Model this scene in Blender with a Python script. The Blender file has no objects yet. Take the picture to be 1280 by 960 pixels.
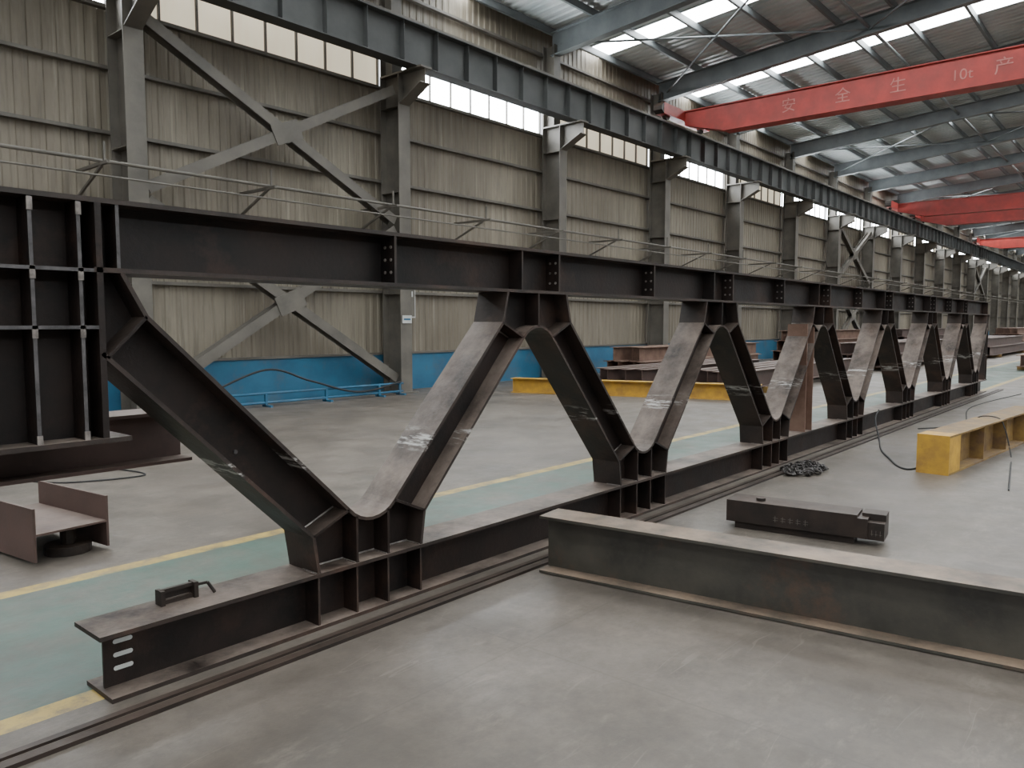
import bpy, bmesh, math, random
from mathutils import Vector, Matrix
random.seed(7)
scene = bpy.context.scene
COL = scene.collection

# ------------------------------------------------------------ materials
def nodes_of(name):
    m = bpy.data.materials.new(name); m.use_nodes = True
    nt = m.node_tree
    b = nt.nodes["Principled BSDF"]
    return m, nt, b
def N(nt, t, **kw):
    n = nt.nodes.new(t)
    for k, v in kw.items(): setattr(n, k, v)
    return n
def rgba(c): return (c[0], c[1], c[2], 1)
def noise(nt, vec, scale, detail=4, rough=0.6):
    n = N(nt, 'ShaderNodeTexNoise'); n.inputs['Scale'].default_value = scale
    n.inputs['Detail'].default_value = detail; n.inputs['Roughness'].default_value = rough
    nt.links.new(vec, n.inputs['Vector']); return n.outputs['Fac']
def ramp(nt, fac, a, b):
    r = N(nt, 'ShaderNodeMapRange'); r.inputs[1].default_value = a; r.inputs[2].default_value = b
    nt.links.new(fac, r.inputs[0]); return r.outputs[0]
def mix(nt, fac, c1, c2):
    m = N(nt, 'ShaderNodeMix', data_type='RGBA')
    if isinstance(fac, float): m.inputs[0].default_value = fac
    else: nt.links.new(fac, m.inputs[0])
    for i, c in ((6, c1), (7, c2)):
        if isinstance(c, tuple): m.inputs[i].default_value = rgba(c)
        else: nt.links.new(c, m.inputs[i])
    return m.outputs[2]
def math_(nt, op, a, b=None):
    m = N(nt, 'ShaderNodeMath', operation=op)
    for i, x in ((0, a), (1, b)):
        if x is None: continue
        if isinstance(x, (int, float)): m.inputs[i].default_value = x
        else: nt.links.new(x, m.inputs[i])
    return m.outputs[0]
def mapping(nt, vec, sc, rot=0.0):
    m = N(nt, 'ShaderNodeMapping'); m.inputs['Scale'].default_value = sc
    m.inputs['Rotation'].default_value = (0, 0, rot)
    nt.links.new(vec, m.inputs['Vector']); return m.outputs[0]

def steel(name, c1, c2, scale=3.0, rough=0.5, metal=0.0, dust_toplight=None, dust_toplight_amt=0.5, bump=0.1, stretch=(1,1,1), spec=0.5, chalk=False, rust=None, drange=(0.35, 0.95)):
    m, nt, b = nodes_of(name)
    g = N(nt, 'ShaderNodeNewGeometry'); P = g.outputs['Position']
    v = mapping(nt, P, stretch)
    f = ramp(nt, noise(nt, v, scale), 0.35, 0.65)
    col = mix(nt, f, c1, c2)
    f2 = ramp(nt, noise(nt, P, scale*9, 3), 0.5, 0.75)
    col = mix(nt, math_(nt, 'MULTIPLY', f2, 0.35), col, c2)
    if rust:
        rf = ramp(nt, noise(nt, P, 1.7, 8, 0.72), 0.52, 0.64)
        col = mix(nt, math_(nt, 'MULTIPLY', rf, rust[3]), col, rust[:3])
    if dust_toplight:  # dust on upward faces; for truss flanges also painted light from above
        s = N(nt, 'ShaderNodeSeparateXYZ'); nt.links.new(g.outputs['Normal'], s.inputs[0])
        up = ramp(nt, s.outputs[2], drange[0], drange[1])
        up = math_(nt, 'MULTIPLY', up, math_(nt, 'MULTIPLY', ramp(nt, noise(nt, P, 2.5, 7, .7), 0.32, 0.64), dust_toplight_amt))
        col = mix(nt, up, col, dust_toplight)
    if chalk:
        sp = N(nt, 'ShaderNodeSeparateXYZ'); nt.links.new(P, sp.inputs[0])
        band = math_(nt, 'MULTIPLY', ramp(nt, sp.outputs[2], 0.84, 0.88), ramp(nt, sp.outputs[2], 0.98, 0.93))
        sc = ramp(nt, noise(nt, mapping(nt, P, (9, 3, 26)), 1.3, 6, 0.7), 0.52, 0.60)
        col = mix(nt, math_(nt, 'MULTIPLY', math_(nt, 'MULTIPLY', band, sc), 0.75), col, (0.5, 0.48, 0.45))
    nt.links.new(col, b.inputs['Base Color'])
    r = math_(nt, 'ADD', math_(nt, 'MULTIPLY', noise(nt, P, scale*2), 0.3), rough-0.15)
    nt.links.new(r, b.inputs['Roughness'])
    b.inputs['Metallic'].default_value = metal
    b.inputs['Specular IOR Level'].default_value = spec
    if bump:
        bp = N(nt, 'ShaderNodeBump'); bp.inputs['Strength'].default_value = bump; bp.inputs['Distance'].default_value = 0.01
        nt.links.new(noise(nt, P, scale*12, 3), bp.inputs['Height']); nt.links.new(bp.outputs[0], b.inputs['Normal'])
    return m
def emis(name, c, s):
    m, nt, b = nodes_of(name)
    g = N(nt, 'ShaderNodeNewGeometry')
    f = ramp(nt, noise(nt, mapping(nt, g.outputs['Position'], (2, 1, .4)), 1.5), 0.3, 0.7)
    col = mix(nt, f, c, tuple(x*0.8 for x in c))
    nt.links.new(col, b.inputs['Emission Color']); b.inputs['Emission Strength'].default_value = s
    b.inputs['Base Color'].default_value = rgba(tuple(x*0.5 for x in c)); b.inputs['Roughness'].default_value = .6
    return m

M_truss = steel('truss_mill_steel', (0.006, 0.0044, 0.0039), (0.019, 0.0115, 0.009), 3.0, 0.55, 0.0, (0.10, 0.076, 0.061), 0.8, 0.2, rust=(0.040, 0.021, 0.014, .65), spec=.3)
M_trussfl = steel('truss_flange_steel', (0.014, 0.0105, 0.009), (0.038, 0.0255, 0.020), 3.0, 0.55, 0.0, (0.205, 0.16, 0.132), 1.0, 0.2, chalk=True, rust=(0.065, 0.036, 0.025, .7), spec=.35, drange=(0.2, 0.75))  # paler tint on sloping flanges: some dust, plus top light put into the colour
M_edge = steel('bare_weld_edge', (0.03, 0.027, 0.027), (0.085, 0.078, 0.078), 14, 0.55, 0.1)
M_weld = steel('weld_bead', (0.08, 0.068, 0.06), (0.24, 0.21, 0.19), 25, 0.5, 0.2)
M_rust = steel('rusty_steel', (0.10, 0.05, 0.032), (0.17, 0.10, 0.07), 4, 0.7, 0, (0.26, 0.19, 0.145), 0.6)
M_grayst = steel('gray_brown_steel', (0.024, 0.022, 0.017), (0.056, 0.050, 0.038), 3, 0.5, 0, (0.26, 0.185, 0.132), 1.0, rust=(0.082, 0.045, 0.027, .75))
M_blackst = steel('dark_cast_steel', (0.013, 0.010, 0.0085), (0.032, 0.021, 0.016), 4, 0.5, 0, (0.08, 0.057, 0.045), 0.8, spec=.35)
M_chain = steel('chain_steel', (0.02, 0.018, 0.017), (0.07, 0.06, 0.055), 20, 0.4, 0.5)
M_brown = steel('brown_primer_steel', (0.052, 0.030, 0.024), (0.090, 0.053, 0.043), 3, 0.6, 0, (0.19, 0.142, 0.115), 0.7)
M_yel = steel('worn_yellow_paint', (0.50, 0.28, 0.02), (0.32, 0.175, 0.03), 5, 0.6, rust=(0.16, 0.085, 0.03, .6))
M_yelrust = steel('yellow_rust_mix', (0.24, 0.145, 0.035), (0.115, 0.065, 0.03), 5, 0.7, 0, (0.16, 0.11, 0.07), 0.8)
M_red = steel('crane_red_paint', (0.42, 0.04, 0.03), (0.28, 0.035, 0.028), 2, 0.5, rust=(0.22, 0.04, 0.03, .5))
M_text = steel('faded_letter_paint', (0.52, 0.2, 0.17), (0.42, 0.13, 0.11), 4, 0.6)
M_col = steel('column_gray_paint', (0.08, 0.072, 0.060), (0.13, 0.115, 0.095), 2, 0.6, 0, (0.19, 0.168, 0.14), 0.6)
M_runway = steel('runway_gray_paint', (0.042, 0.044, 0.043), (0.068, 0.070, 0.067), 2, 0.6, 0, (0.17, 0.16, 0.14), 0.6)
M_roofst = steel('roof_frame_paint', (0.095, 0.107, 0.11), (0.135, 0.147, 0.15), 2, 0.5)
M_roof = steel('roof_sheet_metal', (0.34, 0.38, 0.385), (0.46, 0.48, 0.475), 0.7, 0.4, 0.0, bump=0)
M_blue = steel('blue_painted_wainscot', (0.014, 0.085, 0.16), (0.026, 0.125, 0.215), 1.5, 0.7, rust=(0.06, 0.095, 0.12, .5))
M_white = steel('white_enamel', (0.5, 0.5, 0.48), (0.42, 0.42, 0.4), 5, 0.5)
M_rubber = steel('black_rubber', (0.01, 0.01, 0.01), (0.02, 0.02, 0.02), 5, 0.7)
M_sky = emis('skylight_translucent', (0.93, 0.98, 1.0), 24.0)
M_win = emis('window_bright_glass', (0.90, 0.96, 1.0), 32.0)
M_beige = emis('window_dirty_panel', (0.66, 0.58, 0.43), 1.3)

def wall_mat():
    m, nt, b = nodes_of('wall_sheet_dirty_cream')
    g = N(nt, 'ShaderNodeNewGeometry'); P = g.outputs['Position']
    s = N(nt, 'ShaderNodeSeparateXYZ'); nt.links.new(P, s.inputs[0])
    col = mix(nt, ramp(nt, noise(nt, mapping(nt, P, (1, 1, .5)), 0.5, 5), .35, .65), (0.15, 0.124, 0.09), (0.25, 0.216, 0.162))
    wn = N(nt, 'ShaderNodeTexWhiteNoise', noise_dimensions='2D')
    cb = N(nt, 'ShaderNodeCombineXYZ')
    nt.links.new(math_(nt, 'FLOOR', math_(nt, 'DIVIDE', s.outputs[0], .88)), cb.inputs[0])
    nt.links.new(math_(nt, 'FLOOR', math_(nt, 'DIVIDE', s.outputs[2], 3.6)), cb.inputs[1])
    nt.links.new(cb.outputs[0], wn.inputs[0])
    col = mix(nt, math_(nt, 'MULTIPLY', wn.outputs[0], .42), col, (0.115, 0.096, 0.07))
    run = ramp(nt, noise(nt, mapping(nt, P, (5, 1, .35)), 1.6, 7, .7), .5, .66)
    col = mix(nt, math_(nt, 'MULTIPLY', run, .55), col, (0.085, 0.070, 0.051))
    run2 = ramp(nt, noise(nt, mapping(nt, P, (7, 1, .3)), 1.3, 5, .6), .60, .70)
    col = mix(nt, math_(nt, 'MULTIPLY', run2, .45), col, (0.34, 0.305, 0.24))
    nt.links.new(col, b.inputs['Base Color']); b.inputs['Roughness'].default_value = .55
    return m
M_wall = wall_mat()

def floor_mat():
    m, nt, b = nodes_of('workshop_concrete_floor')
    g = N(nt, 'ShaderNodeNewGeometry'); P = g.outputs['Position']
    s = N(nt, 'ShaderNodeSeparateXYZ'); nt.links.new(P, s.inputs[0]); X, Y = s.outputs[0], s.outputs[1]
    big = ramp(nt, noise(nt, P, 0.7, 8, 0.68), 0.38, 0.62)
    col = mix(nt, big, (0.088, 0.073, 0.059), (0.155, 0.130, 0.106))
    mid = ramp(nt, noise(nt, P, 1.9, 12, 0.75), 0.45, 0.60)
    col = mix(nt, math_(nt, 'MULTIPLY', mid, 0.45), col, (0.060, 0.049, 0.040))
    scr = ramp(nt, noise(nt, mapping(nt, P, (1.5, 4, 1), .5), 1.4, 12, 0.78), 0.54, 0.66)
    col = mix(nt, math_(nt, 'MULTIPLY', scr, 0.38), col, (0.23, 0.197, 0.162))
    fine = ramp(nt, noise(nt, P, 18, 8, 0.8), 0.44, 0.64)
    col = mix(nt, math_(nt, 'MULTIPLY', fine, 0.38), col, (0.062, 0.050, 0.041))
    oil = ramp(nt, noise(nt, P, 0.9, 5, 0.6), 0.58, 0.72)
    col = mix(nt, math_(nt, 'MULTIPLY', oil, 0.5), col, (0.042, 0.035, 0.029))
    for rot, sc, off, lim in ((.9, 1.0, .5, .0025), (-.5, .8, .47, .002)):
        n = noise(nt, mapping(nt, P, (.35*sc, 2.6*sc, 1), rot), 1.1, 3, .5)
        ln = math_(nt, 'LESS_THAN', math_(nt, 'ABSOLUTE', math_(nt, 'SUBTRACT', n, off)), lim)
        br = ramp(nt, noise(nt, P, 1.5*sc, 3), .5, .62)
        col = mix(nt, math_(nt, 'MULTIPLY', math_(nt, 'MULTIPLY', ln, br), .22), col, (0.28, 0.245, 0.205))
    wear = ramp(nt, noise(nt, P, 2.2, 8, 0.75), 0.70, 0.42)
    def band(a, c):
        return math_(nt, 'MULTIPLY', math_(nt, 'GREATER_THAN', Y, a), math_(nt, 'LESS_THAN', Y, c))
    gm = math_(nt, 'MULTIPLY', band(3.5, 5.14), math_(nt, 'MULTIPLY', wear, 0.85))
    col = mix(nt, gm, col, (0.060, 0.112, 0.088))
    ym = math_(nt, 'ADD', band(3.40, 3.53), band(5.12, 5.25))
    ym = math_(nt, 'MULTIPLY', ym, math_(nt, 'MULTIPLY', ramp(nt, noise(nt, P, 5, 8, .75), 0.66, 0.43), 0.9))
    col = mix(nt, ym, col, (0.43, 0.30, 0.07))
    def joint(c, per, off):
        a = math_(nt, 'ABSOLUTE', math_(nt, 'SUBTRACT', math_(nt, 'FRACT', math_(nt, 'ADD', math_(nt, 'DIVIDE', c, per), off)), 0.5))
        return math_(nt, 'LESS_THAN', a, 0.006/per)
    j = math_(nt, 'MAXIMUM', joint(X, 6.0, .02), joint(Y, 6.0, 0.1))
    col = mix(nt, math_(nt, 'MULTIPLY', j, 0.25), col, (0.05, 0.04, 0.03))
    nt.links.new(col, b.inputs['Base Color'])
    nt.links.new(math_(nt, 'ADD', math_(nt, 'MULTIPLY', noise(nt, P, 1.3, 8, .7), 0.6), 0.17), b.inputs['Roughness'])
    b.inputs['Specular IOR Level'].default_value = 0.5
    bp = N(nt, 'ShaderNodeBump'); bp.inputs['Strength'].default_value = 0.2; bp.inputs['Distance'].default_value = 0.01
    nt.links.new(noise(nt, P, 14, 8, .7), bp.inputs['Height']); nt.links.new(bp.outputs[0], b.inputs['Normal'])
    return m
M_floor = floor_mat()

# ------------------------------------------------------------ mesh builder
class MB:
    def __init__(s): s.v = []; s.f = []; s.mi = []; s.mats = []
    def m(s, mat):
        if mat not in s.mats: s.mats.append(mat)
        return s.mats.index(mat)
    def add(s, vs, fs, mat):
        o = len(s.v); s.v += [tuple(x) for x in vs]; k = s.m(mat)
        for f in fs: s.f.append([i+o for i in f]); s.mi.append(k)
    def ob(s, c, a, b, d, mat):
        c, a, b, d = map(Vector, (c, a, b, d))
        vs = [c+sa*a+sb*b+sd*d for sa in (-1, 1) for sb in (-1, 1) for sd in (-1, 1)]
        s.add(vs, [(0,1,3,2),(4,6,7,5),(0,4,5,1),(2,3,7,6),(0,2,6,4),(1,5,7,3)], mat)
    def box(s, x0, x1, y0, y1, z0, z1, mat):
        s.ob(((x0+x1)/2, (y0+y1)/2, (z0+z1)/2), ((x1-x0)/2, 0, 0), (0, (y1-y0)/2, 0), (0, 0, (z1-z0)/2), mat)
    def prism(s, pts, ext, mat):
        ext = Vector(ext); pts = [Vector(p) for p in pts]; n = len(pts)
        vs = pts + [p+ext for p in pts]
        fs = [tuple(range(n))[::-1], tuple(range(n, 2*n))] + [(i, (i+1) % n, n+(i+1) % n, n+i) for i in range(n)]
        s.add(vs, fs, mat)
    def bar(s, p0, p1, w, h, mat, up=(0, 0, 1)):
        p0, p1, up = Vector(p0), Vector(p1), Vector(up)
        d = (p1-p0); L = d.length; d.normalize()
        sd = d.cross(up); sd.normalize(); u = sd.cross(d)
        s.ob((p0+p1)/2, d*L/2, sd*w/2, u*h/2, mat)
    def H(s, p0, p1, h, w, tf, tw, mat, up=(0, 0, 1), mfl=None):
        p0, p1, up = Vector(p0), Vector(p1), Vector(up)
        d = (p1-p0).normalized(); sd = d.cross(up).normalized(); u = sd.cross(d)
        s.bar(p0, p1, tw, h-2*tf, mat, up)
        for k in (-1, 1):
            o = u*k*(h/2-tf/2); s.bar(p0+o, p1+o, w, tf, mfl or mat, up)
    def tube(s, pts, r, mat, n=8):
        pts = [Vector(p) for p in pts]; vs = []; fs = []
        for i, p in enumerate(pts):
            d = (pts[min(i+1, len(pts)-1)]-pts[max(i-1, 0)]).normalized()
            up = Vector((0, 0, 1)) if abs(d.z) < 0.9 else Vector((1, 0, 0))
            a = d.cross(up).normalized(); b2 = a.cross(d)
            for k in range(n):
                t = 2*math.pi*k/n; vs.append(p+a*math.cos(t)*r+b2*math.sin(t)*r)
        for i in range(len(pts)-1):
            for k in range(n):
                fs.append((i*n+k, i*n+(k+1) % n, (i+1)*n+(k+1) % n, (i+1)*n+k))
        fs.append(tuple(range(n))[::-1]); fs.append(tuple(range((len(pts)-1)*n, len(pts)*n)))
        s.add(vs, fs, mat)
    def torus(s, c, R, r, rot, mat, st=1.0, n=14, m=6):
        vs = []; fs = []
        for i in range(n):
            a = 2*math.pi*i/n
            for j in range(m):
                t = 2*math.pi*j/m
                p = Vector(((R+r*math.cos(t))*math.cos(a)*st, (R+r*math.cos(t))*math.sin(a), r*math.sin(t)))
                vs.append(Vector(c)+rot @ p)
        for i in range(n):
            for j in range(m):
                fs.append((i*m+j, ((i+1) % n)*m+j, ((i+1) % n)*m+(j+1) % m, i*m+(j+1) % m))
        s.add(vs, fs, mat)
    def obj(s, name, parent=None, loc=None):
        me = bpy.data.meshes.new(name); me.from_pydata(s.v, [], s.f)
        for k in s.mats: me.materials.append(k)
        me.polygons.foreach_set('material_index', s.mi); me.update()
        bm = bmesh.new(); bm.from_mesh(me); bmesh.ops.recalc_face_normals(bm, faces=bm.faces); bm.to_mesh(me); bm.free()
        o = bpy.data.objects.new(name, me); COL.objects.link(o)
        if parent: o.parent = parent
        if loc: o.location = loc
        return o

HX0, HX1, WY = -15.0, 132.0, 14.3

# ------------------------------------------------------------ floor
b = MB(); b.box(-45, HX1+1, -WY-6, WY+0.25, -0.2, 0, M_floor); b.obj('floor')

# ------------------------------------------------------------ corrugated sheets
def corr_profile(a0, a1, per=0.22, dep=0.018):
    out = []; x = a0
    while x < a1-1e-6:
        for dx, dz in ((0, 0), (.30*per, 0), (.42*per, dep), (.86*per, dep), (.98*per, 0)):
            if x+dx < a1: out.append((x+dx, dz))
        x += per
    out.append((a1, 0)); return out
def wall_sheet(mb, y, x0, x1, z0, z1, mat, sgn=1):
    pr = corr_profile(x0, x1); n = len(pr)
    vs = [(x, y+sgn*d, z0) for x, d in pr]+[(x, y+sgn*d, z1) for x, d in pr]
    mb.add(vs, [(i, i+1, n+i+1, n+i) for i in range(n-1)], mat)

WB, WT = 7.02, 8.3
for sgn, nm in ((1, 'left'), (-1, 'right')):
    b = MB(); y = sgn*WY
    wall_sheet(b, y, HX0, HX1, 0.9, WB, M_wall, sgn)
    wall_sheet(b, y, HX0, HX1, WT, 10.05, M_wall, sgn)
    b.box(HX0, HX1, min(y-sgn*.05, y+sgn*.2), max(y-sgn*.05, y+sgn*.2), 0, 0.9, M_blue)
    b.box(HX0, HX1, min(y-sgn*.09, y+sgn*.2), max(y-sgn*.09, y+sgn*.2), 0.88, 0.93, M_col)
    for z in (2.35, 3.6, 4.9, 6.0, WB, WT, 9.3):
        ya, yb = sorted((y-sgn*.02, y-sgn*.14))
        b.box(HX0, HX1, ya, yb, z-.03, z+.03, M_col)
    b.obj('wall_'+nm)
b = MB(); b.box(HX1, HX1+.2, -WY, WY, 0, 11.4, M_wall); b.obj('wall_far')
b = MB(); b.box(HX0-.2, HX0, -WY, -8, 0, 11.2, M_wall); b.box(HX0-.2, HX0, 8, WY, 0, 11.2, M_wall)
b.box(HX0-.2, HX0, -8, 8, 8, 11.2, M_wall); b.obj('wall_near')

k = 1
for sgn in (1, -1):
    x = -12.0; i = 0
    while x < HX1-1:
        bright = (i % 2 == 0) if x < 36 else (i % 2 == 0 or i % 3 == 0)
        bb = MB(); y = sgn*(WY+0.02)
        mt = M_win if (bright and not (5 < x < 7)) else M_beige
        if sgn < 0: mt = M_win
        ya, yb = sorted((y, y+sgn*.02)); bb.box(x+.1, x+5.9, ya, yb, WB+.03, WT-.03, mt)
        ya, yb = sorted((y-sgn*.05, y))
        nx = 8
        for q in range(nx+1):
            xx = x+.1+5.8*q/nx; bb.box(xx-.02, xx+.02, ya, yb, WB+.03, WT-.03, M_col)
        bb.box(x+.1, x+5.9, ya, yb, WB+.03, WB+.08, M_col)
        bb.obj('window_%d' % k); k += 1
        x += 6; i += 1

# ------------------------------------------------------------ roof
EZ, SL = 10.0, 0.08
def rz(y): return EZ+SL*(WY-abs(y))
strips = [21-0.5+6*i for i in range(-6, 19)]
b = MB()
for sgn in (1, -1):
    edges = [HX0]+[e for s_ in strips for e in (s_-.45, s_+.45)]+[HX1]
    for i in range(0, len(edges), 2):
        pr = corr_profile(edges[i], edges[i+1], .3, .04); n = len(pr)
        vs = [(x, sgn*(WY+.2), rz(WY)-.0+d) for x, d in pr]+[(x, 0, rz(0)+d) for x, d in pr]
        b.add(vs, [(j, j+1, n+j+1, n+j) for j in range(n-1)], M_roof)
b.obj('ceiling')
b = MB()
for sgn in (1, -1):
    for s_ in strips:
        b.add([(s_-.45, sgn*WY, rz(WY)+.01), (s_+.45, sgn*WY, rz(WY)+.01), (s_+.45, 0, rz(0)+.01), (s_-.45, 0, rz(0)+.01)], [(0, 1, 2, 3)], M_sky)
b.obj('roof_skylights')
b = MB()
for sgn in (1, -1):
    for i in range(10):
        y = sgn*(WY-.35-i*1.5)
        b.box(HX0, HX1, y-.03, y+.03, rz(y)-.19, rz(y)-.01, M_roofst)
        b.box(HX0, HX1, y-.03, y+.05, rz(y)-.2, rz(y)-.18, M_roofst)
b.obj('roof_purlins')
b = MB()
for x in range(-12, 130, 6):
    for sgn in (1, -1):
        y0, y1 = sgn*13.9, 0
        h0, h1 = .62, .42
        pts = [(x-.006, y0, rz(y0)-.2-h0), (x-.006, y0, rz(y0)-.2), (x-.006, y1, rz(y1)-.2), (x-.006, y1, rz(y1)-.2-h1)]
        b.prism(pts, (.012, 0, 0), M_roofst)
        b.bar((x, y0, rz(y0)-.2-h0), (x, y1, rz(y1)-.2-h1), .25, .02, M_roofst)
        b.bar((x, y0, rz(y0)-.2), (x, y1, rz(y1)-.2), .25, .02, M_roofst)
        for q in range(1, 7):
            yy = sgn*(WY-.35-q*1.5*1.0)
            b.bar((x+.05, yy, rz(yy)-.6), (x+.65, yy, rz(yy)-.2), .03, .03, M_roofst)
b.obj('roof_rafters')
b = MB()
for x in (18, 36, 54, 78, 102):
    for j in range(2):
        ya, yb = 13.6-j*6.5, 13.6-(j+1)*6.5
        for (p, q) in (((x, ya), (x+6, yb)), ((x, yb), (x+6, ya))):
            b.tube([(p[0], p[1], rz(p[1])-.55), (q[0], q[1], rz(q[1])-.55)], .03, M_roofst, 6)
for yy in (7.1,):
    b.tube([(HX0, yy, rz(yy)-.5), (HX1, yy, rz(yy)-.5)], .05, M_roofst)
b.obj('roof_bracing')

# ------------------------------------------------------------ columns (one shared mesh)
def column_mesh(sgn):
    c = MB(); Yi, Yo = 13.5, 14.13
    ym = sgn*(Yi+Yo)/2
    c.H((0, ym, 0.03), (0, ym, 7.2), Yo-Yi, .34, .02, .014, M_col, up=(0, 1, 0))
    c.H((0, sgn*13.93, 7.24), (0, sgn*13.93, 9.5), .4, .3, .018, .012, M_col, up=(0, 1, 0))
    ya, yb = sorted((sgn*13.4, sgn*14.2)); c.box(-.27, .27, ya, yb, 0, .03, M_col)
    c.prism([(-.012, sgn*13.5, 6.55), (-.012, sgn*13.5, 7.2), (-.012, sgn*12.8, 7.2), (-.012, sgn*12.8, 6.9)], (.024, 0, 0), M_col)
    ya, yb = sorted((sgn*12.75, sgn*14.13)); c.box(-.17, .17, ya, yb, 7.2, 7.24, M_col)
    c.bar((0, sgn*13.5, 6.55), (0, sgn*12.8, 6.9), .3, .02, M_col)
    for z in (2.3, 4.6, 6.5):
        c.box(-.16, .16, min(sgn*13.52, sgn*14.11), max(sgn*13.52, sgn*14.11), z-.008, z+.008, M_col)
    return c
for sgn in (1, -1):
    me = None
    for x in range(-12, 130, 6):
        if me is None:
            o = column_mesh(sgn).obj('steel_column'); me = o.data
        else:
            o = bpy.data.objects.new('steel_column', me); COL.objects.link(o)
        o.location.x = x

# crane runway girders
for sgn in (1, -1):
    b = MB(); y = sgn*13.05
    b.H((HX0+.3, y, 7.24+.45), (HX1-.3, y, 7.24+.45), .9, .36, .02, .014, M_runway)
    x = HX0+.5
    while x < HX1-.5:
        ya, yb = sorted((y-.15, y+.15)); b.box(x-.006, x+.006, ya, yb, 7.27, 8.12, M_runway); x += 1.0
    b.box(HX0+.3, HX1-.3, y-.035, y+.035, 8.14, 8.26, M_col)
    ya, yb = sorted((sgn*13.2, sgn*13.7)); b.box(HX0+.3, HX1-.3, ya, yb, 8.1, 8.12, M_runway)
    b.obj('crane_runway_girder')

# cranes
def crane(x, txt):
    b = MB()
    pts = [(x-.2, 12.9, 8.27), (x-.2, 11.5, 7.90), (x-.2, -11.5, 7.90), (x-.2, -12.9, 8.27), (x-.2, -12.9, 8.7), (x-.2, 12.9, 8.7)]
    b.prism(pts, (.4, 0, 0), M_red)
    b.box(x-.27, x+.27, -12.9, 12.9, 8.7, 8.73, M_red)
    b.bar((x, 11.5, 7.89), (x, -11.5, 7.89), .54, .03, M_red)
    for sgn in (1, -1):
        y = sgn*13.05
        b.box(x-1.6, x+1.6, y-.16, y+.16, 8.40, 8.75, M_red)
        b.prism([(x-1.6, y-.16, 8.4), (x-1.6, y-.16, 8.75), (x-1.75, y-.16, 8.62), (x-1.75, y-.16, 8.5)], (0, .32, 0), M_blackst)
        for xx in (x-1.2, x+1.2):
            b.tube([(xx, y-.06, 8.405), (xx, y+.06, 8.405)], .14, M_blackst, 16)
        for q in range(4):
            b.box(x-1.61, x-1.605, y-.16+.08*q, y-.12+.08*q, 8.42, 8.73, M_blackst)
    b.box(x-.5, x+.4, -5.5, -4.4, 7.25, 7.75, M_yel); b.bar((x, -5, 7.25), (x, -5, 5.2), .03, .03, M_blackst, (1, 0, 0))
    b.torus((x, -5, 5.1), .1, .03, Matrix.Rotation(math.pi/2, 3, 'Y'), M_blackst)
    o = b.obj('overhead_bridge_crane')
    if txt:
        R = Matrix(((0, 0, -1), (-1, 0, 0), (0, 1, 0))).to_4x4()
        for i, (ch, yy) in enumerate((('安', 9.6), ('全', 8.0), ('生', 6.5), ('10t', 4.95), ('产', 3.95))):
            cu = bpy.data.curves.new('lettering_%d' % i, 'FONT'); cu.body = ch; cu.size = .46 if ch != '10t' else .40; cu.extrude = .003
            t = bpy.data.objects.new('lettering_%d' % i, cu); COL.objects.link(t)
            t.matrix_world = Matrix.Translation((x-.206, yy, 8.14)) @ R
            cu.materials.append(M_text); t.parent = o
crane(24.2, True); crane(50.5, False); crane(56.0, False); crane(76, False)

def xbrace(x0):
    b = MB(); y = 13.72
    def mem(p, q):
        p = Vector((p[0], y, p[1])); q = Vector((q[0], y, q[1]))
        b.H(p, q, .24, .2, .014, .012, M_col, up=(0, 1, 0))
    mem((x0+.2, 3.95), (x0+5.8, 6.85)); mem((x0+.2, 6.85), (x0+5.8, 3.95))
    mem((x0+.2, .35), (x0+5.8, 3.75)); mem((x0+.2, 3.75), (x0+5.8, .35))
    b.ob((x0+3, y-.13, 5.4), (.30, 0, .12), (0, .008, 0), (-.08, 0, .18), M_col)
    b.ob((x0+3, y-.13, 2.05), (.30, 0, .12), (0, .008, 0), (-.08, 0, .18), M_col)
    b.obj('wall_cross_brace')
for x0 in (6, 42, 78, 114): xbrace(x0)

b = MB()
b.tube([(HX0, 13.25, 4.22), (HX1, 13.25, 4.22)], .03, M_col, 8)
b.tube([(HX0, 13.05, 3.95), (HX1, 13.05, 3.95)], .018, M_col, 6)
x = -9.7
while x < 120:
    b.bar((x, 14.2, 4.17), (x, 12.95, 4.17), .05, .05, M_col)
    b.bar((x, 14.2, 3.75), (x, 13.2, 4.15), .04, .04, M_col)
    b.bar((x, 13.1, 4.17), (x, 13.1, 4.5), .03, .03, M_col, (1, 0, 0))
    x += 3
b.obj('wall_pipe_line')

def spline(pts):
    P = [Vector(p) for p in pts]; out = []
    for i in range(len(P)-1):
        a0 = P[max(i-1, 0)]; a1 = P[i]; a2 = P[i+1]; a3 = P[min(i+2, len(P)-1)]
        for k in range(10):
            t = k/10
            out.append(.5*((2*a1)+(a2-a0)*t+(2*a0-5*a1+4*a2-a3)*t*t+(3*a1-a0-3*a2+a3)*t**3))
    out.append(P[-1]); return out
b = MB()
for z in (.08, .26): b.tube([(6.6, 13.3, z), (11.7, 13.3, z)], .025, M_blue)
for x in (6.8, 8.2, 9.6, 11.0, 11.6):
    b.bar((x, 13.3, 0), (x, 13.3, .28), .05, .05, M_blue, (1, 0, 0)); b.bar((x, 13.1, 0.02), (x, 13.4, .02), .05, .04, M_blue)
b.tube(spline([(6.9, 13.3, .28), (8.2, 13.27, .72), (9.2, 13.25, .45), (10.4, 13.25, .15), (11.6, 13.25, .3)]), .02, M_rubber)
b.obj('blue_pipe_rack')
b = MB(); b.box(12.36, 12.72, 13.98, 14.12, 1.75, 2.5, M_white); b.box(12.39, 12.69, 13.97, 13.98, 1.78, 2.47, M_col)
b.box(12.45, 12.63, 13.965, 13.97, 2.25, 2.38, M_white); b.tube([(12.5, 14.05, 0), (12.5, 14.05, 1.75)], .025, M_col)
b.obj('electrical_box')
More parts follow.
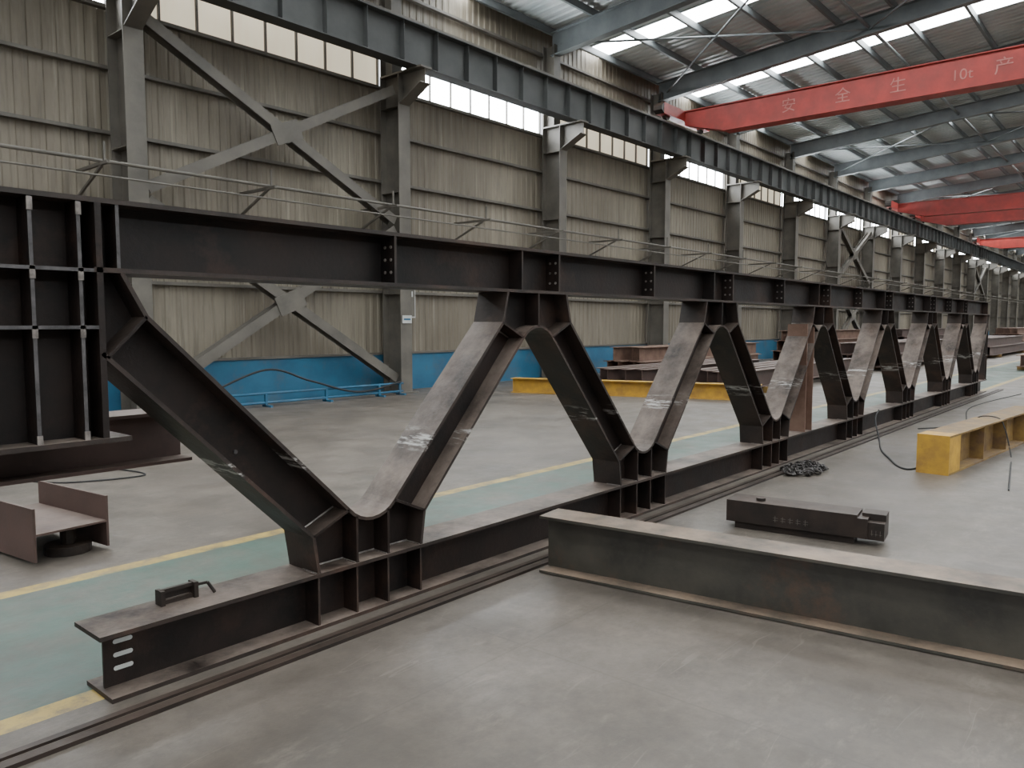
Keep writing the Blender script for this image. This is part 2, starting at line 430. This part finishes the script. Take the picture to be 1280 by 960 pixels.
b = MB(); b.box(11.86, 12.14, 13.47, 13.485, 1.62, 1.80, M_white); b.box(11.9, 12.1, 13.465, 13.47, 1.69, 1.73, M_blue); b.obj('column_sign')

# ------------------------------------------------------------ THE TRUSS
T = MB()
Y0, Y1 = 3.33, 3.59; YC = 3.46; TW = .014; TF = .02
CH = .30; ZB = 1.81; ZT = 2.11
XS, XE = 1.29, 21.15
PER = 2.84
V = [2.70]+[5.60+2.83*i for i in range(6)]
A = [4.17+PER*i for i in range(6)]
WO, WF, WI = .39, .36, .16
WFT = .32; WOT = .37
ZO, ZI = .50, .60
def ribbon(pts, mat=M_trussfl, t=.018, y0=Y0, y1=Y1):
    P = [Vector((p[0], p[1])) for p in pts]; L = []; R = []
    for i, p in enumerate(P):
        d1 = (P[i]-P[i-1]).normalized() if i else (P[1]-P[0]).normalized()
        d2 = (P[i+1]-P[i]).normalized() if i < len(P)-1 else d1
        n1 = Vector((-d1.y, d1.x)); n2 = Vector((-d2.y, d2.x)); n = (n1+n2).normalized()
        k = (t/2)/max(.3, n.dot(n1)); L.append(p+n*k); R.append(p-n*k)
    n = len(P); vs = []
    for y in (y0, y1):
        vs += [(q.x, y, q.y) for q in L]+[(q.x, y, q.y) for q in R]
    fs = []
    for i in range(n-1):
        fs += [(i, i+1, n+i+1, n+i), (2*n+i, 3*n+i, 3*n+i+1, 2*n+i+1), (i, 2*n+i, 2*n+i+1, i+1), (n+i, n+i+1, 3*n+i+1, 3*n+i)]
    fs += [(0, n, 3*n, 2*n), (n-1, 3*n-1, 4*n-1, 2*n-1)]
    T.add(vs, fs, mat)
def web(pts, mat=M_truss):
    T.prism([(p[0], YC-TW/2, p[1]) for p in pts], (0, TW, 0), mat)
def bead(p, q, r=.006, y=YC-TW/2):
    T.tube([(p[0], y, p[1]), (q[0], y, q[1])], r, M_weld, 6)
ANG = math.atan((2.11-ZO-ZI)/(PER/2-WO-WI)); RR = WI/math.sin(ANG)
def arcV(v, up=False):
    out = []
    for i in range(9):
        a = -ANG+2*ANG*i/8
        x = v+RR*math.sin(a); z = ZI+RR*math.cos(ANG)-RR*math.cos(a)
        out.append((x, 2.11-z if up else z))
    return out
ZO2, ZI2 = 2.11-ZO, 2.11-ZI
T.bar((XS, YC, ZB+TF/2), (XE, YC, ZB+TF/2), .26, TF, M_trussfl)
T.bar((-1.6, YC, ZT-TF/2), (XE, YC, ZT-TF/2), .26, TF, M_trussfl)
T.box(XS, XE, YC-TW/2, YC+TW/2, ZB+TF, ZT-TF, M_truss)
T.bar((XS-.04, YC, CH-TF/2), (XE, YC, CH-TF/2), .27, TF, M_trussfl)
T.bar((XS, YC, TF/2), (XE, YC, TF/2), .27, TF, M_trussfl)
T.box(XS+.02, XE, YC-TW/2, YC+TW/2, TF, CH-TF, M_truss)
for z in (.085, .145, .205):   # slots through the web: bright floor behind them painted as white patches
    ring = []
    for k_ in range(16):
        t = math.pi*2*(k_+.5)/16
        ring.append((1.392+math.copysign(.032, math.cos(t))+.010*math.cos(t), YC-TW/2-.0015, z+.010+.010*math.sin(t)))
    T.prism(ring, (0, .0015, 0), M_white)
for i, v in enumerate(V):
    left = [(1.40, 1.81), (1.495, 1.63), (v-WI, ZI)] if i == 0 else [(A[i-1]+WFT, 1.81), (A[i-1]+WOT, ZO2), (v-WI, ZI)]
    arc = arcV(v)
    e = A[i] if i < 6 else v+PER/2
    ribbon(left[:-1]+arc+[(e-WOT, ZO2), (e-WFT, 1.81)])
    web([(v-WF, .3), (v+WF, .3), (v+WO, ZO)]+arc[::-1]+[(v-WO, ZO)])
    for s_ in (-1, 1):
        ribbon([(v+s_*WO, ZO), (v+s_*WI, ZI)], M_truss, .014)
        zz = ZI+RR*math.cos(ANG)-RR*math.cos(math.asin(.11/RR))
        ribbon([(v+s_*.11, .3), (v+s_*.11, zz)], M_truss, .014)
        bead((v+s_*WO, ZO+.012), (v+s_*WI, ZI+.012))
        for xx in (WF, .11):
            T.box(v+s_*xx-.016, v+s_*xx+.016, Y0+.004, YC, .300, .305, M_weld)
    bead((v-WF, .304), (v+WF, .304))
for i in range(6):
    a = A[i]; v0 = V[i]; v1 = V[i+1]; arc = arcV(a, True)
    ribbon([(v0+WF, .3), (v0+WO, ZO)]+arc+[(v1-WO, ZO), (v1-WF, .3)])
    web([(a-WFT, 1.81), (a-WOT, ZO2)]+arc+[(a+WOT, ZO2), (a+WFT, 1.81)])
    for s_ in (-1, 1):
        ribbon([(a+s_*WOT, ZO2), (a+s_*WI, ZI2)], M_truss, .014)
        bead((a+s_*WOT, ZO2-.012), (a+s_*WI, ZI2-.012))
    ribbon([(a, arc[4][1]), (a, 1.81)], M_truss, .014)
    web([(v0+WO, ZO), (a-WI, ZI2), (a-WOT, ZO2), (v0+WI, ZI)])
    web([(v1-WO, ZO), (a+WI, ZI2), (a+WOT, ZO2), (v1-WI, ZI)])
v = V[0]
ribbon([(1.31, 1.48), (v-WO, ZO), (v-WF, .3)])
web([(1.31, 1.48), (v-WO, ZO), (v-WI, ZI), (1.495, 1.63), (1.40, 1.81), (1.31, 1.81)])
ribbon([(1.33, 1.46), (1.495, 1.63)], M_truss, .014)
bead((1.345, 1.45), (1.505, 1.615), .007)
T.tube([(1.95, YC-.02, .98), (1.95, YC, .98)], .010, M_edge, 10)
v = V[6]; e = v+PER/2
ribbon([(v+WF, .3), (v+WO, ZO), (e-WI, ZI2), (e-.05, 1.81)])
web([(v+WO, ZO), (e-WI, ZI2), (e-.05, 1.81), (e-WFT, 1.81), (e-WOT, ZO2), (v+WI, ZI)])
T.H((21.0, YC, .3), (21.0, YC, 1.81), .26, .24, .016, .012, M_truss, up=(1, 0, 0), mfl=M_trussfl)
T.H((9.45, YC, .3), (9.45, YC, 1.6), .24, .24, .016, .012, M_rust, up=(1, 0, 0))
def stiff(x, z0, z1, mat=M_truss, t=.012, holes=False):
    T.box(x-t/2, x+t/2, Y0+.008, YC, z0, z1, mat); T.box(x-t/2, x+t/2, YC, Y1-.008, z0, z1, mat)
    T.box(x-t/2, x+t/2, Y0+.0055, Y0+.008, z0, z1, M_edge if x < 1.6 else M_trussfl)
    if holes:
        for r in range(3):
            for c in range(2):
                yy = Y0+.035+c*.05; zz = z0+.06+r*(z1-z0-.12)/2
                T.tube([(x-t/2-.004, yy, zz), (x-t/2, yy, zz)], .009, M_weld, 10)
for v in V:
    for s_ in (-WF, -.11, .11, WF): stiff(v+s_, TF, CH-TF)
for a in A:
    stiff(a-.17, ZB+TF, ZT-TF); stiff(a+.24, ZB+TF, ZT-TF, t=.016, holes=True)
    stiff(a-1.28, ZB+TF, ZT-TF, t=.016, holes=True)
stiff(20.9, ZB+TF, ZT-TF); stiff(1.39, ZB+TF, ZT-TF, t=.014)
ZD = 1.13
T.box(-1.6, 1.31, YC-TW/2, YC+TW/2, ZD, ZT-TF, M_truss)
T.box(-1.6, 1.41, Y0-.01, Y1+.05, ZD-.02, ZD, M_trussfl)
T.box(1.30, 1.325, Y0, Y1, ZD, ZT-TF, M_truss)
for x in (1.24, 1.067, .90, .62, .3, -.05, -.4, -.8, -1.2, -1.58):
    stiff(x, ZD, ZT-TF, t=.014)
for z in (1.58, ZB):
    T.box(-1.6, 1.31, Y0+.003, Y1-.003, z, z+.014, M_truss); T.box(-1.6, 1.31, Y0, Y0+.003, z, z+.014, M_edge)
for x in (1.067, 1.24):
    for z in (1.57, 1.80, ZD+.01, ZT-.05):
        T.ob((x, Y0+.004, z), (.010, 0, 0), (0, .004, 0), (0, 0, .025), M_weld)
T.H((-1.6, 3.95, 1.03), (1.92, 3.95, 1.03), .26, .26, .016, .012, M_brown)
for x in (-1.2, .1, .7): T.box(x-.01, x+.01, YC, 3.95, .95, 1.13, M_truss)
T.obj('steel_roof_truss')
b = MB(); b.H((-.9, 3.0, .98), (-.9, 4.3, .98), .24, .2, .015, .012, M_brown)
for y in (3.1, 4.2):
    for s_ in (-1, 1): b.bar((-.9, y, .88), (-.9+s_*.4, y, 0), .08, .08, M_brown, (0, 1, 0))
    b.bar((-1.15, y, .35), (-.65, y, .35), .05, .05, M_brown)
b.bar((-.9, 3.1, .35), (-.9, 4.2, .35), .05, .05, M_brown)
b.obj('support_trestle')

b = MB()
b.box(1.58, 1.76, 3.50, 3.52, .30, .318, M_blackst); b.box(1.58, 1.76, 3.50, 3.52, .355, .372, M_blackst)
b.box(1.58, 1.60, 3.48, 3.54, .30, .37, M_blackst); b.box(1.74, 1.76, 3.48, 3.54, .30, .375, M_blackst)
b.box(1.60, 1.74, 3.525, 3.53, .318, .355, M_blackst)
b.bar((1.75, 3.505, .355), (1.80, 3.47, .365), .012, .012, M_blackst); b.tube([(1.80, 3.47, .365), (1.83, 3.46, .31)], .008, M_blackst)
b.obj('beam_clamp')

b = MB(); b.box(-3, 22, 3.10, 3.15, 0, .018, M_blackst); b.box(-3, 22, 3.19, 3.225, 0, .012, M_blackst); b.obj('floor_guide_rail')

# ------------------------------------------------------------ foreground H beam
b = MB()
p0 = Vector((3.93, 3.05, .19)); dr = Vector((.124, -.992, 0)).normalized(); p1 = p0+dr*5.2
b.H(p0, p1, .37, .24, .016, .012, M_grayst)
b.obj('h_beam')

b = MB()
o = Vector((5.66, 2.62, 0)); a = Vector((.14, -.99, 0)).normalized(); c = Vector((.99, .14, 0))
def blk(l0, l1, d0, d1, z0, z1, mat):
    cc = o+a*(l0+l1)/2+c*(d0+d1)/2; b.ob((cc.x, cc.y, (z0+z1)/2), a*(l1-l0)/2, c*(d1-d0)/2, (0, 0, (z1-z0)/2), mat)
M_mark = steel('faint_stamp_mark', (0.07, 0.058, 0.05), (0.10, 0.085, 0.075), 8, .6)
blk(0, 1.02, 0, .26, .055, .20, M_blackst); blk(.82, 1.13, .02, .26, .05, .175, M_blackst)
blk(0, .95, 0, .26, .20, .222, M_blackst); blk(.97, 1.13, .10, .26, .175, .222, M_blackst)
blk(.06, .93, .03, .23, 0, .055, M_blackst)
cc = o+a*.24+c*.1
b.tube([(cc.x, cc.y, .222), (cc.x, cc.y, .245)], .035, M_blackst, 16)
for i in range(5):
    q = .36+i*.055; blk(q, q+.035, -.001, 0, .102, .105, M_mark); blk(q, q+.035, -.001, 0, .12, .123, M_mark); blk(q+.012, q+.016, -.001, 0, .09, .135, M_mark)
for i in range(3):
    q = 1.04+i*.028; blk(q, q+.018, .019, .02, .09, .093, M_mark); blk(q+.006, q+.009, .019, .02, .08, .12, M_mark)
b.obj('steel_counterweight_block')

b = MB()
p0 = Vector((9.12, 1.9, .21)); p1 = Vector((13.2, 1.55, .21))
b.H(p0, p1, .42, .32, .02, .014, M_yelrust)
d = (p1-p0).normalized(); s_ = Vector((-d.y, d.x, 0))
b.ob(p0+d*.01, d*.012, s_*.16, (0, 0, .21), M_yel)
for k in (-1, 1):
    b.ob(p0+d*.19+s_*k*.153, d*.19, s_*.006, (0, 0, .19), M_yel)
    for q in (1.3, 2.3, 3.3):
        b.ob(p0+d*q+s_*k*.08, d*.006, s_*.075, (0, 0, .19), M_yelrust)
b.ob(p0+d*.15+Vector((0, 0, .2105)), d*.15, s_*.16, (0, 0, .001), M_yel)
b.tube(spline([p0+d*2.15+s_*.17+Vector((0, 0, -.19)), p0+d*2.1+s_*.17+Vector((0, 0, .1)), p0+d*2.1+s_*.1+Vector((0, 0, .222)), p0+d*2.1-s_*.1+Vector((0, 0, .222)), p0+d*2.05-s_*.19+Vector((0, 0, .1)), p0+d*1.9-s_*.3+Vector((0, 0, -.2)), p0+d*1.0-s_*.5+Vector((0, 0, -.2)), p0-d*.4-s_*.8+Vector((0, 0, -.2))]), .008, M_rubber)
b.obj('yellow_painted_beam')

b = MB()
p0 = Vector((1.98, 5.65, .21)); p1 = p0+Vector((-.12, .95, 0))
b.H(p0, p1, .5, .36, .016, .014, M_brown, up=(1, 0, 0))
b.tube([(2.02, 5.86, 0), (2.02, 5.86, .06)], .15, M_blackst, 24)
b.tube([(2.02, 5.86, .06), (2.02, 5.86, .195)], .05, M_blackst, 12)
b.obj('h_beam_offcut')

b = MB(); b.H((13.8, 11.8, .17), (15.6, 6.5, .17), .34, .28, .018, .014, M_yel, mfl=M_yel); b.obj('yellow_painted_beam')
def pile(name, x0, y0, n, L, ang, layers, h=.4, w=.26, gap=.38, mat=M_brown):
    bb = MB(); d = Vector((math.cos(ang), math.sin(ang), 0)); s2 = Vector((-d.y, d.x, 0))
    for q in (.15, .85):
        cc = Vector((x0, y0, .07))+d*L*q; bb.bar(cc-s2*.2, cc+s2*(gap*(n-1)+.2), .14, .14, M_yelrust)
    z = .14
    for l in range(layers):
        for i in range(n-l):
            pp = Vector((x0, y0, z+h/2))+s2*(gap*(i+.5*l))+d*random.uniform(-.3, .3)
            bb.H(pp, pp+d*L, h, w, .016, .012, mat)
        z += h
    bb.obj(name)
pile('steel_beam_stack', 16.2, 7.3, 4, 9, .04, 1)
pile('steel_beam_stack', 15.6, 9.4, 4, 7, .02, 1)
pile('steel_beam_stack', 19.0, 11.3, 4, 8, 0, 2, mat=M_rust)
pile('steel_beam_stack', 28.0, 7.5, 5, 10, 0, 2)
pile('steel_beam_stack', 30.0, 11.0, 4, 10, 0, 3, mat=M_rust)
pile('steel_beam_stack', 42.0, 6.5, 6, 11, 0, 2)
pile('steel_beam_stack', 44.0, 10.5, 5, 11, 0, 3)
pile('steel_beam_stack', 60.0, 7.5, 6, 11, 0, 3, mat=M_rust)
pile('steel_beam_stack', 31.0, 3.2, 3, 8, 0, 1, mat=M_rust)

b = MB()
for i in range(150):
    r = random.random()**.6*.27
    an = random.uniform(0, 6.28); x = 8.35+math.cos(an)*r*1.3; y = 2.98+math.sin(an)*r*.7
    R = Matrix.Rotation(random.uniform(0, 6.28), 3, 'Z') @ Matrix.Rotation(random.uniform(-1.2, 1.2), 3, 'X')
    b.torus((x, y, .025+random.random()*.11*(1-r/.3)), .026, .0075, R, M_chain, 1.5, 10, 5)
b.obj('chain_heap')

def cable(name, pts, r=.008, mat=M_rubber):
    bb = MB(); bb.tube(spline(pts), r, mat, 8); bb.obj(name)
cable('welding_cable', [(12.3, 3.31, .32), (12.0, 3.27, .2), (11.4, 3.05, .01), (10.4, 2.75, .01), (9.8, 2.5, .01), (9.35, 2.3, .01), (9.2, 2.15, .01), (9.5, 2.1, .01), (10.2, 2.25, .01), (11.2, 2.3, .01), (12.3, 2.2, .01)], .01)
cable('welding_cable', [(2.6, 9, .009), (2.9, 8.4, .009), (3.6, 8.2, .009), (3.4, 8.9, .009), (2.4, 8.8, .009), (1.6, 9.3, .009)])
cable('welding_cable', [(20.9, 2.6, .009), (17, 2.9, .009), (14, 2.5, .009), (12.9, 2.9, .009)], .009)

# ------------------------------------------------------------ world, camera
w = bpy.data.worlds.new('World'); scene.world = w; w.use_nodes = True
nt = w.node_tree; bg = nt.nodes['Background']
bg.inputs[0].default_value = (0.92, 0.95, 1.0, 1); bg.inputs[1].default_value = 2.0

cam = bpy.data.cameras.new('camera'); cam.sensor_width = 36; cam.lens = 965/1280*36
co = bpy.data.objects.new('camera', cam); COL.objects.link(co)
co.location = (0, 0, 1.6)
co.rotation_euler = (math.radians(90-4.44), 0, math.radians(40.6-90))
scene.camera = co
